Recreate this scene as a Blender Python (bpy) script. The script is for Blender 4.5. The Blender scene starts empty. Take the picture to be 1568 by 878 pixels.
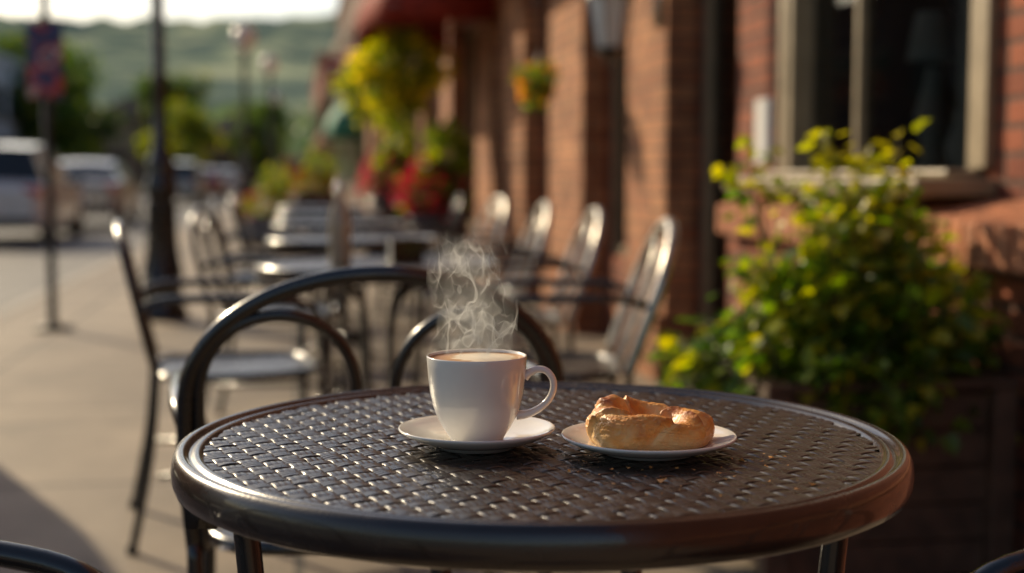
import bpy, bmesh, math, random
from mathutils import Vector, Matrix, noise
R=random.Random(7)
S=bpy.context.scene
V=Vector
# ---------------------------------------------------------------- materials
def newmat(name):
    m=bpy.data.materials.new(name); m.use_nodes=True
    nt=m.node_tree; b=nt.nodes['Principled BSDF']
    return m,nt,b
def nd(nt,t,**k):
    n=nt.nodes.new(t)
    for a,v in k.items():
        if a.startswith('i_'): n.inputs[a[2:].replace('_',' ')].default_value=v
        else: setattr(n,a,v)
    return n
def ramp(nt,src,stops,interp='LINEAR'):
    r=nt.nodes.new('ShaderNodeValToRGB'); cr=r.color_ramp; cr.interpolation=interp
    while len(cr.elements)<len(stops): cr.elements.new(.5)
    for e,(p,c) in zip(cr.elements,stops):
        e.position=p; e.color=(c[0],c[1],c[2],1) if hasattr(c,'__len__') else (c,c,c,1)
    nt.links.new(src,r.inputs[0]); return r
def simple(name,col,rough=.5,metal=0,nscale=8,var=.25,bump=0,coat=0,bscale=None,spec=.5):
    m,nt,b=newmat(name)
    tc=nd(nt,'ShaderNodeTexCoord')
    n=nd(nt,'ShaderNodeTexNoise',i_Scale=nscale,i_Detail=6.0)
    nt.links.new(tc.outputs['Object'],n.inputs['Vector'])
    lo=[c*(1-var) for c in col]; hi=[min(1,c*(1+var)) for c in col]
    r=ramp(nt,n.outputs['Fac'],[(.3,lo),(.7,hi)])
    nt.links.new(r.outputs[0],b.inputs['Base Color'])
    rr=ramp(nt,n.outputs['Fac'],[(.3,max(0,rough-.07)),(.7,min(1,rough+.1))])
    nt.links.new(rr.outputs[0],b.inputs['Roughness'])
    b.inputs['Metallic'].default_value=metal
    b.inputs['Specular IOR Level'].default_value=spec
    b.inputs['Coat Weight'].default_value=coat
    b.inputs['Coat Roughness'].default_value=.08
    if bump:
        n2=nd(nt,'ShaderNodeTexNoise',i_Scale=bscale or nscale*6,i_Detail=5.0)
        nt.links.new(tc.outputs['Object'],n2.inputs['Vector'])
        bp=nd(nt,'ShaderNodeBump',i_Strength=bump,i_Distance=.01)
        nt.links.new(n2.outputs['Fac'],bp.inputs['Height'])
        nt.links.new(bp.outputs[0],b.inputs['Normal'])
    return m
def brick(name,c1,c2,mortar,bw=.215,bh=.075,rough=.85,bump=.9,ms=.009):
    m,nt,b=newmat(name)
    g=nd(nt,'ShaderNodeNewGeometry'); sx=nd(nt,'ShaderNodeSeparateXYZ')
    nt.links.new(g.outputs['Position'],sx.inputs[0])
    a=nd(nt,'ShaderNodeMath',operation='ADD'); nt.links.new(sx.outputs[0],a.inputs[0]); nt.links.new(sx.outputs[1],a.inputs[1])
    cx=nd(nt,'ShaderNodeCombineXYZ'); nt.links.new(a.outputs[0],cx.inputs[0]); nt.links.new(sx.outputs[2],cx.inputs[1])
    n0=nd(nt,'ShaderNodeTexNoise',i_Scale=14.0,i_Detail=3.0); nt.links.new(g.outputs['Position'],n0.inputs['Vector'])
    mx=nd(nt,'ShaderNodeVectorMath',operation='MULTIPLY_ADD'); mx.inputs[1].default_value=(.010,.010,0)
    nt.links.new(n0.outputs['Color'],mx.inputs[0]); nt.links.new(cx.outputs[0],mx.inputs[2])
    t=nd(nt,'ShaderNodeTexBrick',i_Scale=1.0); t.inputs['Brick Width'].default_value=bw; t.inputs['Row Height'].default_value=bh
    t.inputs['Mortar Size'].default_value=ms; t.inputs['Mortar Smooth'].default_value=.2; t.inputs['Bias'].default_value=-.05
    t.inputs['Color1'].default_value=(*c1,1); t.inputs['Color2'].default_value=(*c2,1); t.inputs['Mortar'].default_value=(*mortar,1)
    nt.links.new(mx.outputs[0],t.inputs['Vector'])
    n=nd(nt,'ShaderNodeTexNoise',i_Scale=4.0,i_Detail=8.0); nt.links.new(g.outputs['Position'],n.inputs['Vector'])
    r=ramp(nt,n.outputs['Fac'],[(.3,.55),(.72,1.25)])
    mu=nd(nt,'ShaderNodeMix',data_type='RGBA',blend_type='MULTIPLY'); mu.inputs[0].default_value=1
    nt.links.new(t.outputs['Color'],mu.inputs[6]); nt.links.new(r.outputs[0],mu.inputs[7])
    nt.links.new(mu.outputs[2],b.inputs['Base Color']); b.inputs['Roughness'].default_value=rough
    n3=nd(nt,'ShaderNodeTexNoise',i_Scale=90.0,i_Detail=4.0); nt.links.new(g.outputs['Position'],n3.inputs['Vector'])
    hh=nd(nt,'ShaderNodeMath',operation='MULTIPLY_ADD'); hh.inputs[1].default_value=-1.6
    nt.links.new(t.outputs['Fac'],hh.inputs[0]); nt.links.new(n3.outputs['Fac'],hh.inputs[2])
    bp=nd(nt,'ShaderNodeBump',i_Strength=bump,i_Distance=.015); nt.links.new(hh.outputs[0],bp.inputs['Height'])
    nt.links.new(bp.outputs[0],b.inputs['Normal'])
    return m
def attrmat(name,rough=.5,trans=0.0,bump=0,bscale=300,sss=0,coat=0):
    m,nt,b=newmat(name)
    at=nd(nt,'ShaderNodeAttribute',attribute_name='Col')
    nt.links.new(at.outputs['Color'],b.inputs['Base Color']); b.inputs['Roughness'].default_value=rough
    b.inputs['Coat Weight'].default_value=coat; b.inputs['Coat Roughness'].default_value=.3
    if bump:
        tc=nd(nt,'ShaderNodeTexCoord')
        n2=nd(nt,'ShaderNodeTexNoise',i_Scale=bscale,i_Detail=6.0); nt.links.new(tc.outputs['Object'],n2.inputs['Vector'])
        bp=nd(nt,'ShaderNodeBump',i_Strength=bump,i_Distance=.002); nt.links.new(n2.outputs['Fac'],bp.inputs['Height'])
        nt.links.new(bp.outputs[0],b.inputs['Normal'])
    if sss:
        b.inputs['Subsurface Weight'].default_value=sss; b.inputs['Subsurface Radius'].default_value=(.01,.005,.002); b.inputs['Subsurface Scale'].default_value=.5
    if trans:
        tr=nd(nt,'ShaderNodeBsdfTranslucent'); mx=nd(nt,'ShaderNodeMixShader'); mx.inputs[0].default_value=trans
        hs=nd(nt,'ShaderNodeHueSaturation',i_Value=2.4,i_Saturation=1.1)
        nt.links.new(at.outputs['Color'],hs.inputs['Color']); nt.links.new(hs.outputs[0],tr.inputs['Color'])
        nt.links.new(b.outputs[0],mx.inputs[1]); nt.links.new(tr.outputs[0],mx.inputs[2])
        nt.links.new(mx.outputs[0],nt.nodes['Material Output'].inputs['Surface'])
    return m
def glassmat(name):
    m,nt,b=newmat(name)
    tp=nd(nt,'ShaderNodeBsdfTransparent'); tp.inputs[0].default_value=(.55,.58,.55,1)
    gl=nd(nt,'ShaderNodeBsdfGlossy'); gl.inputs['Roughness'].default_value=.02
    fr=nd(nt,'ShaderNodeFresnel',i_IOR=1.6); mx=nd(nt,'ShaderNodeMixShader')
    nt.links.new(fr.outputs[0],mx.inputs[0]); nt.links.new(tp.outputs[0],mx.inputs[1]); nt.links.new(gl.outputs[0],mx.inputs[2])
    nt.links.new(mx.outputs[0],nt.nodes['Material Output'].inputs['Surface'])
    return m
M={}
M['black']=simple('black_painted_metal',(.010,.0095,.009),.22,0,20,.3,.06,coat=.6,bscale=500)
M['steel']=simple('brushed_steel_frame',(.46,.43,.39),.30,.85,20,.2,.06,bscale=500)
M['rim']=simple('bronze_black_rim',(.020,.013,.010),.24,.15,14,.35,.08,coat=.6,bscale=400)
M['weave']=simple('woven_resin',(.026,.018,.013),.30,0,60,.5,.10,coat=.35,bscale=900)
M['under']=simple('table_underside',(.006,.005,.004),.6)
M['china']=simple('glazed_china',(.76,.73,.67),.14,0,30,.03,.0,coat=.6)
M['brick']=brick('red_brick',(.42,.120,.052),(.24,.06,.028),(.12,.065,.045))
M['brick2']=brick('sun_tinted_pier_brick',(.64,.28,.12),(.44,.155,.065),(.20,.12,.075))  # paler copy of the brick, sunlight on the piers put into its colour
M['brickb']=brick('brown_brick',(.22,.11,.07),(.17,.08,.05),(.2,.15,.12))
M['ledge']=simple('ledge_brick',(.46,.175,.08),.8,0,25,.4,.5,bscale=150)
M['tan']=simple('tan_painted_wood',(.27,.205,.12),.45,0,12,.15,.15)
M['glass']=glassmat('window_glass')
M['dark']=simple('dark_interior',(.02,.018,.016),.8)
M['curtain']=simple('curtain_cloth',(.45,.43,.38),.9,0,10,.2)
M['paper']=simple('paper',(.72,.7,.66),.8,0,10,.05)
M['wood']=simple('planter_wood',(.085,.042,.024),.6,0,18,.45,.4,bscale=120)
M['soil']=simple('soil',(.03,.02,.013),.95,0,60,.4,.8)
M['leaf']=attrmat('leaf',.36,.45)
M['petal']=attrmat('petal',.5,.35)
M['tree']=attrmat('tree_leaf',.6,.3)
M['bark']=simple('bark',(.09,.06,.04),.9,0,20,.4,.6)
M['stem']=simple('stem',(.10,.09,.03),.6)
M['kerb']=simple('kerb_stone',(.33,.30,.26),.8,0,12,.2,.3)
M['redcloth']=simple('red_awning_cloth',(.26,.028,.014),.8,0,15,.2,.2,spec=.2)
M['greencloth']=simple('green_awning_cloth',(.03,.20,.12),.75,0,15,.2,.2)
M['globe']=simple('frosted_globe',(.85,.8,.7),.2,0,5,.04)
M['white']=simple('white_car_paint',(.62,.62,.60),.25,0,3,.05,coat=.8)
M['silver']=simple('silver_car_paint',(.33,.31,.29),.3,.3,3,.06,coat=.8)
M['redcar']=simple('red_car_paint',(.33,.03,.025),.3,0,3,.06,coat=.8)
M['darkcar']=simple('dark_car_paint',(.05,.055,.065),.25,0,3,.06,coat=.8)
M['carglass']=simple('car_glass',(.02,.024,.028),.06,0,3,.1)
M['tyre']=simple('tyre_rubber',(.02,.02,.02),.85)
M['hub']=simple('alloy_hub',(.5,.5,.5),.3,.8)
M['tail']=simple('tail_lamp',(.5,.02,.015),.2)
M['stucco']=simple('pale_stucco',(.42,.44,.46),.85,0,2,.12)
M['stucco2']=simple('tan_stucco',(.38,.27,.18),.85,0,2,.12)
M['roof']=simple('brown_roof',(.20,.13,.085),.85,0,3,.2)

# ---------------------------------------------------------------- mesh builder
class MB:
    def __init__(s): s.v=[];s.f=[];s.mi=[];s.c=[]
    def add(s,vs,fs,mi=0,col=None):
        o=len(s.v); s.v+= [tuple(p) for p in vs]
        s.f+=[tuple(i+o for i in f) for f in fs]; s.mi+=[mi]*len(fs)
        s.c+=[(col or (1,1,1))]*len(vs)
    def box(s,a,b,mi=0,rot=None,taper=1):
        (x0,y0,z0),(x1,y1,z1)=a,b
        cx,cy=(x0+x1)/2,(y0+y1)/2
        vs=[]
        for z,t in((z0,taper),(z1,1)):
            for x,y in((x0,y0),(x1,y0),(x1,y1),(x0,y1)): vs.append(V((cx+(x-cx)*t,cy+(y-cy)*t,z)))
        if rot is not None:
            c=V(((x0+x1)/2,(y0+y1)/2,(z0+z1)/2)); vs=[rot@(p-c)+c for p in vs]
        s.add(vs,[(0,3,2,1),(4,5,6,7),(0,1,5,4),(1,2,6,5),(2,3,7,6),(3,0,4,7)],mi)
    def tube(s,pts,r,n=10,closed=False,res=6,mi=0,flat=1.0,straight=False,col=None):
        P=[V(p) for p in pts]; N=len(P); out=[];rad=[]
        rr=r if hasattr(r,'__len__') else [r]*N
        if straight: out=P; rad=list(rr)
        else:
            for i in range(N if closed else N-1):
                g=lambda k:P[k%N] if closed else P[max(0,min(N-1,k))]
                p0,p1,p2,p3=g(i-1),g(i),g(i+1),g(i+2)
                for j in range(res):
                    t=j/res
                    out.append(.5*((2*p1)+(p2-p0)*t+(2*p0-5*p1+4*p2-p3)*t*t+(3*p1-p0-3*p2+p3)*t**3))
                    rad.append(rr[i%N]*(1-t)+rr[(i+1)%N]*t)
            if not closed: out.append(P[-1]); rad.append(rr[-1])
        L=len(out); vs=[]; up=None
        for i in range(L):
            if closed: d=out[(i+1)%L]-out[i-1]
            else: d=out[min(L-1,i+1)]-out[max(0,i-1)]
            if d.length<1e-9: d=V((0,0,1))
            d.normalize()
            if up is None:
                up=V((0,0,1)) if abs(d.z)<.9 else V((0,1,0))
            a=(up-d*up.dot(d)).normalized(); up=a; b=d.cross(a)
            for k in range(n):
                an=2*math.pi*k/n
                vs.append(out[i]+(a*math.cos(an)*flat+b*math.sin(an))*rad[i])
        fs=[]
        for i in range(L if closed else L-1):
            for k in range(n):
                i2=(i+1)%L; k2=(k+1)%n
                fs.append((i*n+k,i*n+k2,i2*n+k2,i2*n+k))
        if not closed:
            fs.append(tuple(range(n-1,-1,-1))); fs.append(tuple((L-1)*n+k for k in range(n)))
        s.add(vs,fs,mi,col)
    def lathe(s,prof,n=48,c=(0,0,0),mi=0,col=None,sx=1,sy=1):
        vs=[];L=len(prof)
        for r,z in prof:
            for k in range(n):
                a=2*math.pi*k/n; vs.append((c[0]+r*math.cos(a)*sx,c[1]+r*math.sin(a)*sy,c[2]+z))
        fs=[]
        for i in range(L-1):
            for k in range(n):
                k2=(k+1)%n; fs.append((i*n+k,i*n+k2,(i+1)*n+k2,(i+1)*n+k))
        s.add(vs,fs,mi,col)
    def leaf(s,p,d,nrm,size,col,shape=0,mi=0):
        d=d.normalized(); sd=d.cross(nrm)
        if sd.length<1e-4: sd=V((1,0,0))
        sd.normalize(); nn=sd.cross(d)
        if shape==0:
            half=[(.42,.25,.1),(.34,.7,.08)]
        else:
            half=[(.30,.02,.06),(.50,.26,.12),(.30,.42,.06),(.44,.66,.1),(.2,.72,.03)]
        b=p; t=p+d*size-nn*size*.12
        l=[p+d*y*size+sd*x*size+nn*z*size for x,y,z in half]
        r=[p+d*y*size-sd*x*size+nn*z*size for x,y,z in half]
        k=len(half)
        s.add([b,t]+l+r,[tuple([0]+[2+i for i in range(k)]+[1]),tuple([1]+[2+k+i for i in range(k-1,-1,-1)]+[0])],mi,col)
    def mesh(s,name,mats,smooth=True,cols=False):
        me=bpy.data.meshes.new(name); me.from_pydata(s.v,[],s.f)
        for m in mats: me.materials.append(m)
        me.polygons.foreach_set('material_index',s.mi)
        me.polygons.foreach_set('use_smooth',[smooth]*len(s.f))
        if cols:
            a=me.color_attributes.new('Col','FLOAT_COLOR','POINT')
            fl=[]
            for c in s.c: fl+=[c[0],c[1],c[2],1]
            a.data.foreach_set('color',fl)
        me.update(); return me
    def obj(s,name,mats,parent=None,smooth=True,cols=False,bevel=0,loc=None):
        if not isinstance(mats,(list,tuple)): mats=[mats]
        o=bpy.data.objects.new(name,s.mesh(name,mats,smooth,cols)); S.collection.objects.link(o)
        if parent: o.parent=parent
        if loc: o.location=loc
        if bevel:
            md=o.modifiers.new('b','BEVEL'); md.width=bevel; md.segments=2; md.limit_method='ANGLE'
        return o
def empty(name,loc=(0,0,0),rz=0,sc=1):
    e=bpy.data.objects.new(name,None); S.collection.objects.link(e)
    e.location=loc; e.rotation_euler=(0,0,rz); e.scale=(sc,sc,sc); e.empty_display_size=.1; return e
def inst(me,name,parent,loc=(0,0,0),rz=0,sc=(1,1,1)):
    o=bpy.data.objects.new(name,me); S.collection.objects.link(o); o.parent=parent; o.location=loc; o.rotation_euler=(0,0,rz); o.scale=sc; return o

# ---------------------------------------------------------------- camera / light
cam=bpy.data.cameras.new('camera'); co=bpy.data.objects.new('camera',cam); S.collection.objects.link(co)
co.location=(0,0,.99); co.rotation_euler=(math.radians(90-4.66),0,math.radians(-9)); cam.lens=48.2; cam.sensor_width=36
cam.clip_end=3000; cam.clip_start=.02
cam.dof.use_dof=True; cam.dof.focus_distance=1.28; cam.dof.aperture_fstop=2.8
S.camera=co
EL=math.radians(26); AZ=V((-.54,.84,0)).normalized()
sun=bpy.data.lights.new('sun','SUN'); so=bpy.data.objects.new('sun',sun); S.collection.objects.link(so)
sun.energy=5.0; sun.angle=math.radians(.5); sun.color=(1,.82,.55)
dirv=V((-AZ.x*math.cos(EL),-AZ.y*math.cos(EL),-math.sin(EL)))
so.rotation_euler=dirv.to_track_quat('-Z','Y').to_euler()
w=bpy.data.worlds.new('World'); S.world=w; w.use_nodes=True
nt=w.node_tree; sk=nt.nodes.new('ShaderNodeTexSky'); sk.sky_type='NISHITA'; sk.sun_disc=False
sk.sun_elevation=EL; sk.sun_rotation=math.atan2(AZ.x,AZ.y)%(2*math.pi); sk.dust_density=1.8; sk.air_density=1.0
nt.links.new(sk.outputs[0],nt.nodes['Background'].inputs[0]); nt.nodes['Background'].inputs[1].default_value=.125
S.view_settings.view_transform='Standard'; S.view_settings.look='None'; S.view_settings.exposure=0

# ---------------------------------------------------------------- cafe table
def weave_mesh(Rr=.327):
    mb=MB(); A=.0011; pw=.0190; pf=.0170
    def strip(other,half,phase,wd,per,axis):
        n=max(4,int(2*half/per*8)); vs=[]
        cs=[(-.5,-.0011),(-.46,-.0005),(-.36,-.0001),(-.22,-.0001),(-.165,-.0004),(-.11,-.0001),(0,.0001),(.11,-.0001),(.165,-.0004),(.22,-.0001),(.36,-.0001),(.46,-.0005),(.5,-.0011)]
        K=len(cs)
        tw=R.uniform(-.0004,.0004)
        for i in range(n+1):
            t=-half+2*half*i/n
            c=math.cos(math.pi*t/per+phase); z=A*math.copysign(abs(c)**.9,c)
            wob=.0006*noise.noise(V((t*30,other*90,3))); tl=.0012*noise.noise(V((t*45,other*140,9)))+tw
            zl=.0003*noise.noise(V((t*60,other*60,5)))
            for u,dz in cs:
                a=other+u*wd+wob
                zz=z+dz+tl*u*2+zl
                vs.append((t,a,zz) if axis==0 else (a,t,zz))
        fs=[]
        for i in range(n):
            for k in range(K-1):
                q=(i*K+k,i*K+k+1,(i+1)*K+k+1,(i+1)*K+k)
                fs.append(q[::-1] if axis==0 else q)
        mb.add(vs,fs)
    nf=int(Rr/pf)
    for j in range(-nf,nf+1):
        y=j*pf; h=math.sqrt(max(1e-6,Rr*Rr-y*y))
        if h>.01: strip(y,h,math.pi*j,pf*.97,pw,0)
    nw=int(Rr/pw)
    for i in range(-nw,nw+1):
        x=i*pw; h=math.sqrt(max(1e-6,Rr*Rr-x*x))
        if h>.01: strip(x,h,math.pi*(i+1),pw*.96,pf,1)
    return mb.mesh('woven_top',[M['weave']])
WEAVE=weave_mesh()
mb=MB(); mb.lathe([(.322,.7255),(.3265,.7305),(.331,.7325),(.3345,.7315),(.336,.7290),(.339,.7290),(.341,.7325),(.3455,.7345),(.3505,.7325),(.3535,.7265),(.3550,.718),(.3548,.708),(.3525,.7005),(.347,.6975),(.340,.699),(.335,.705)],128)
RIM=mb.mesh('rim',[M['rim']])
mb=MB(); mb.lathe([(0.0001,.7235),(.334,.7235),(.334,.7195),(.0001,.7195)],64); UND=mb.mesh('underside',[M['under']])
def table(loc,rz,front=False):
    e=empty('cafe_table',loc,rz)
    inst(WEAVE,'woven_top',e,(0,0,.7285),0 if not front else math.radians(27)); inst(RIM,'rim',e); inst(UND,'underside',e)
    mb=MB()
    if front:
        for a in (186,-6,66,114):
            an=math.radians(a); r0=.292
            mb.tube([(r0*math.cos(an),r0*math.sin(an),.70),(.27*math.cos(an),.27*math.sin(an),.35),(.30*math.cos(an),.30*math.sin(an),.0)],.013,12)
        mb.tube([(.25*math.cos(t*math.pi/12),.25*math.sin(t*math.pi/12),.25) for t in range(24)],.007,8,closed=True,res=2)
        for a in (190,0):
            an=math.radians(a); c,s_=math.cos(an),math.sin(an)
            mb.box((.322*c-.014,.322*s_-.03,.662),(.322*c+.014,.322*s_+.006,.699))
            mb.tube([(.322*c,.322*s_-.034,.676),(.322*c,.322*s_+.01,.676)],.009,10,straight=True)
    else:
        for a in (45,135,225,315):
            an=math.radians(a); c,s_=math.cos(an),math.sin(an)
            mb.tube([(.2*c,.2*s_,.70),(.07*c,.07*s_,.62),(.05*c,.05*s_,.4),(.06*c,.06*s_,.15),(.16*c,.16*s_,.05),(.26*c,.26*s_,.012)],.011,10)
        mb.lathe([(.05,.30),(.075,.31),(.075,.33),(.05,.34)],16)
    mb.obj('legs',M['black'],e,bevel=0)
    return e
table((.237,1.316,0),math.radians(-9),True)
TY=[4.01,5.66,7.45,9.3,11.2]
for i,y in enumerate(TY): table((.24-.005*i,y,0),.1*i)

# ---------------------------------------------------------------- chair
def chair_meshes(backmat,wide=False):
    fr=MB(); by=lambda z:-.215-(z-.45)*(.36 if wide else .24)
    k_=1.5 if wide else 1
    def arch(cx,a,zb,ztop,zfoot,r,n=14,mi=0):
        pts=[]
        pts.append((cx-a*.97,by(zfoot),zfoot))
        if zfoot<zb-.1: pts.append((cx-a,by((zfoot+zb)/2),(zfoot+zb)/2))
        for k in range(n+1):
            t=math.pi-math.pi*k/n; z=zb+(ztop-zb)*math.sin(t)**.9 if 0<k<n else zb
            pts.append((cx+a*math.cos(t),by(z),z))
        if zfoot<zb-.1: pts.append((cx+a,by((zfoot+zb)/2),(zfoot+zb)/2))
        pts.append((cx+a*.97,by(zfoot),zfoot))
        fr.tube(pts,r,12,res=4,mi=mi)
    arch(0,.262,.665,.855,.46,.0115*k_,mi=1)
    arch(-.135,.108,.68,.80,.46,.0085,mi=1); arch(.135,.108,.68,.80,.46,.0085,mi=1)
    for sx in(-1,1):
        fr.tube([(sx*.254,by(.47),.47),(sx*.25,-.24,.25),(sx*.255,-.29,0)],.0115,12)
        fr.tube([(sx*.262,by(.64),.64),(sx*.275,-.20,.665),(sx*.285,-.05,.668),(sx*.285,.10,.662),(sx*.275,.19,.63),(sx*.255,.215,.55),(sx*.245,.215,.44),(sx*.25,.225,.22),(sx*.255,.245,0)],.0115,12)
        fr.tube([(sx*.25,-.22,.20),(sx*.25,.22,.20)],.007,8,straight=True)
        for yy in(-.29,.245): fr.lathe([(.0001,0),(.015,0),(.015,.012),(.012,.02)],12,(sx*.255,yy,0))
    pts=[]
    for k in range(24):
        t=2*math.pi*k/24; c,s_=math.cos(t),math.sin(t); q=(abs(c)**4+abs(s_)**4)**-.25
        pts.append((.235*c*q,.215*s_*q,.452))
    fr.tube(pts,.0115,10,closed=True,res=3)
    F=fr.mesh('frame',[M['black'],backmat])
    st=MB()
    n=19
    for i in range(n):
        x=-.21+.42*i/(n-1)
        p=[]
        for j in range(41):
            y=-.2+.4*j/40; z=.455-.012*math.cos(y*6)*math.cos(x*5)+.0018*math.cos(math.pi*y/.022+math.pi*i)
            p.append((y,z))
        vs=[];
        for y,z in p:
            for u in(-.0095,0,.0095): vs.append((x+u,y,z-(abs(u)*.1)))
        st.add(vs,[(j*3+k,j*3+k+1,(j+1)*3+k+1,(j+1)*3+k) for j in range(40) for k in range(2)])
    for i in range(n):
        y=-.195+.39*i/(n-1); vs=[]
        for j in range(41):
            x=-.22+.44*j/40; z=.455-.012*math.cos(y*6)*math.cos(x*5)-.0018*math.cos(math.pi*x/.0233*1+math.pi*i)
            for u in(-.0095,0,.0095): vs.append((x,y+u,z-abs(u)*.1))
        st.add(vs,[((j+1)*3+k,(j+1)*3+k+1,j*3+k+1,j*3+k) for j in range(40) for k in range(2)])
    return F,st.mesh('seat',[M['weave']])
CM=chair_meshes(M['black']); CM2=chair_meshes(M['steel'],True)
def chair(x,y,deg,cm=CM):
    e=empty('cafe_chair',(x,y,0),math.radians(deg)); inst(cm[0],'frame',e); inst(cm[1],'seat',e); return e
chair(.10,2.185,2)
chair(-.396,.955,-99)
chair(.725,.785,83)
chair(-.17,3.92,-84); chair(.68,3.78,82,CM2)
chair(-.06,5.45,-97); chair(.76,5.05,86,CM2)
chair(-.12,7.5,-88); chair(.77,6.15,88,CM2)
chair(.8,7.7,95,CM2); chair(-.1,9.4,-92); chair(.8,9.3,88)

# ---------------------------------------------------------------- cup and saucer
TZ=.7302
e=empty('coffee_cup',(.170,1.289,TZ+.0065),math.radians(-9))
mb=MB()
mb.lathe([(.0001,.0025),(.0215,.0025),(.0235,0),(.0255,.0005),(.0262,.003),(.0285,.0065),(.0325,.0125),(.0375,.0215),(.0418,.033),(.0447,.046),(.0464,.060),(.0474,.072),(.0480,.0805),(.0476,.0818),(.0464,.0812),(.0455,.074),(.0445,.060),(.042,.044),(.036,.026),(.028,.016),(.0001,.012)],96)
mb.obj('bowl',M['china'],e)
mb=MB(); mb.tube([(.0455,0,.0605),(.050,0,.0645),(.058,0,.0680),(.0665,0,.0665),(.0725,0,.0590),(.0735,0,.0500),(.0700,0,.0405),(.063,0,.0325),(.054,0,.0270),(.046,0,.0245),(.038,0,.0235)],[.0062,.005,.0044,.0042,.0042,.0042,.0042,.0043,.0046,.0055,.006],14,res=6,flat=.8)
mb.obj('handle',M['china'],e)
mf,ntc,bc=newmat('coffee_foam')
tc=nd(ntc,'ShaderNodeTexCoord'); vm=nd(ntc,'ShaderNodeVectorMath',operation='LENGTH'); 
off=nd(ntc,'ShaderNodeVectorMath',operation='SUBTRACT'); off.inputs[1].default_value=(.008,.0,0); ntc.links.new(tc.outputs['Object'],off.inputs[0]); ntc.links.new(off.outputs[0],vm.inputs[0])
nz=nd(ntc,'ShaderNodeTexNoise',i_Scale=45.0,i_Detail=4.0,i_Distortion=1.5); ntc.links.new(tc.outputs['Object'],nz.inputs['Vector'])
ma=nd(ntc,'ShaderNodeMath',operation='MULTIPLY_ADD'); ma.inputs[1].default_value=.018; ntc.links.new(nz.outputs['Fac'],ma.inputs[0]); ntc.links.new(vm.outputs['Value'],ma.inputs[2])
mr=nd(ntc,'ShaderNodeMapRange'); mr.inputs[1].default_value=.015; mr.inputs[2].default_value=.060; ntc.links.new(ma.outputs[0],mr.inputs[0])
rp=ramp(ntc,mr.outputs[0],[(.0,(.92,.84,.68)),(.48,(.88,.76,.56)),(.60,(.56,.31,.12)),(.88,(.32,.13,.04))])
ntc.links.new(rp.outputs[0],bc.inputs['Base Color']); bc.inputs['Roughness'].default_value=.4
mb=MB(); mb.lathe([(.0001,.0022),(.02,.0019),(.036,.0010),(.0445,.0003),(.0458,.001)],64)
mb.obj('coffee',mf,e,loc=(0,0,.0782))
e=empty('saucer',(.170,1.289,TZ),math.radians(-9))
mb=MB(); mb.lathe([(.0001,.003),(.030,.003),(.032,0),(.0375,0),(.040,.003),(.052,.0062),(.064,.0105),(.0725,.0155),(.0752,.0178),(.0750,.0192),(.0735,.0192),(.068,.0160),(.056,.0112),(.043,.0080),(.031,.0066),(.029,.0056),(.0001,.0056)],112)
mb.obj('dish',M['china'],e)
e=empty('pastry_plate',(.3265,1.239,TZ),0)
mb=MB(); mb.lathe([(.0001,.003),(.036,.003),(.038,0),(.044,0),(.046,.003),(.058,.0050),(.070,.0085),(.079,.0130),(.0822,.0152),(.0820,.0168),(.0805,.0168),(.075,.0142),(.064,.0102),(.052,.0078),(.044,.0066),(.0001,.0062)],112)
mb.obj('dish',M['china'],e)

# ---------------------------------------------------------------- pastry: twisted ring danish with hollow centre
e=empty('pastry',(.3275,1.244,TZ+.0068),math.radians(-9))
nt_,nr=480,190; vs=[];cols=[];fs=[]
prof=[(0,.40),(.12,.40),(.24,.42),(.34,.50),(.41,.66),(.48,.84),(.58,.97),(.69,1.0),(.80,.96),(.90,.84),(.97,.66),(1.0,.46),(.99,.26),(.95,.09),(.88,.0),(.6,.0),(.3,.0),(0,.0)]
cum=[0]
for i in range(1,len(prof)): cum.append(cum[-1]+math.hypot((prof[i][0]-prof[i-1][0]),(prof[i][1]-prof[i-1][1])*.7))
def pr(t):
    s_=t*cum[-1]
    for i in range(1,len(prof)):
        if s_<=cum[i]+1e-9:
            q=(s_-cum[i-1])/(cum[i]-cum[i-1]); return (prof[i-1][0]+(prof[i][0]-prof[i-1][0])*q,prof[i-1][1]+(prof[i][1]-prof[i-1][1])*q)
    return prof[-1]
PR=[pr(j/nr) for j in range(nr+1)]
for _ in range(3): PR=[PR[0]]+[((PR[j-1][0]+PR[j][0]*2+PR[j+1][0])/4,(PR[j-1][1]+PR[j][1]*2+PR[j+1][1])/4) for j in range(1,nr)]+[PR[-1]]
def sstep(a,b,x):
    t=max(0,min(1,(x-a)/(b-a))); return t*t*(3-2*t)
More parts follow.
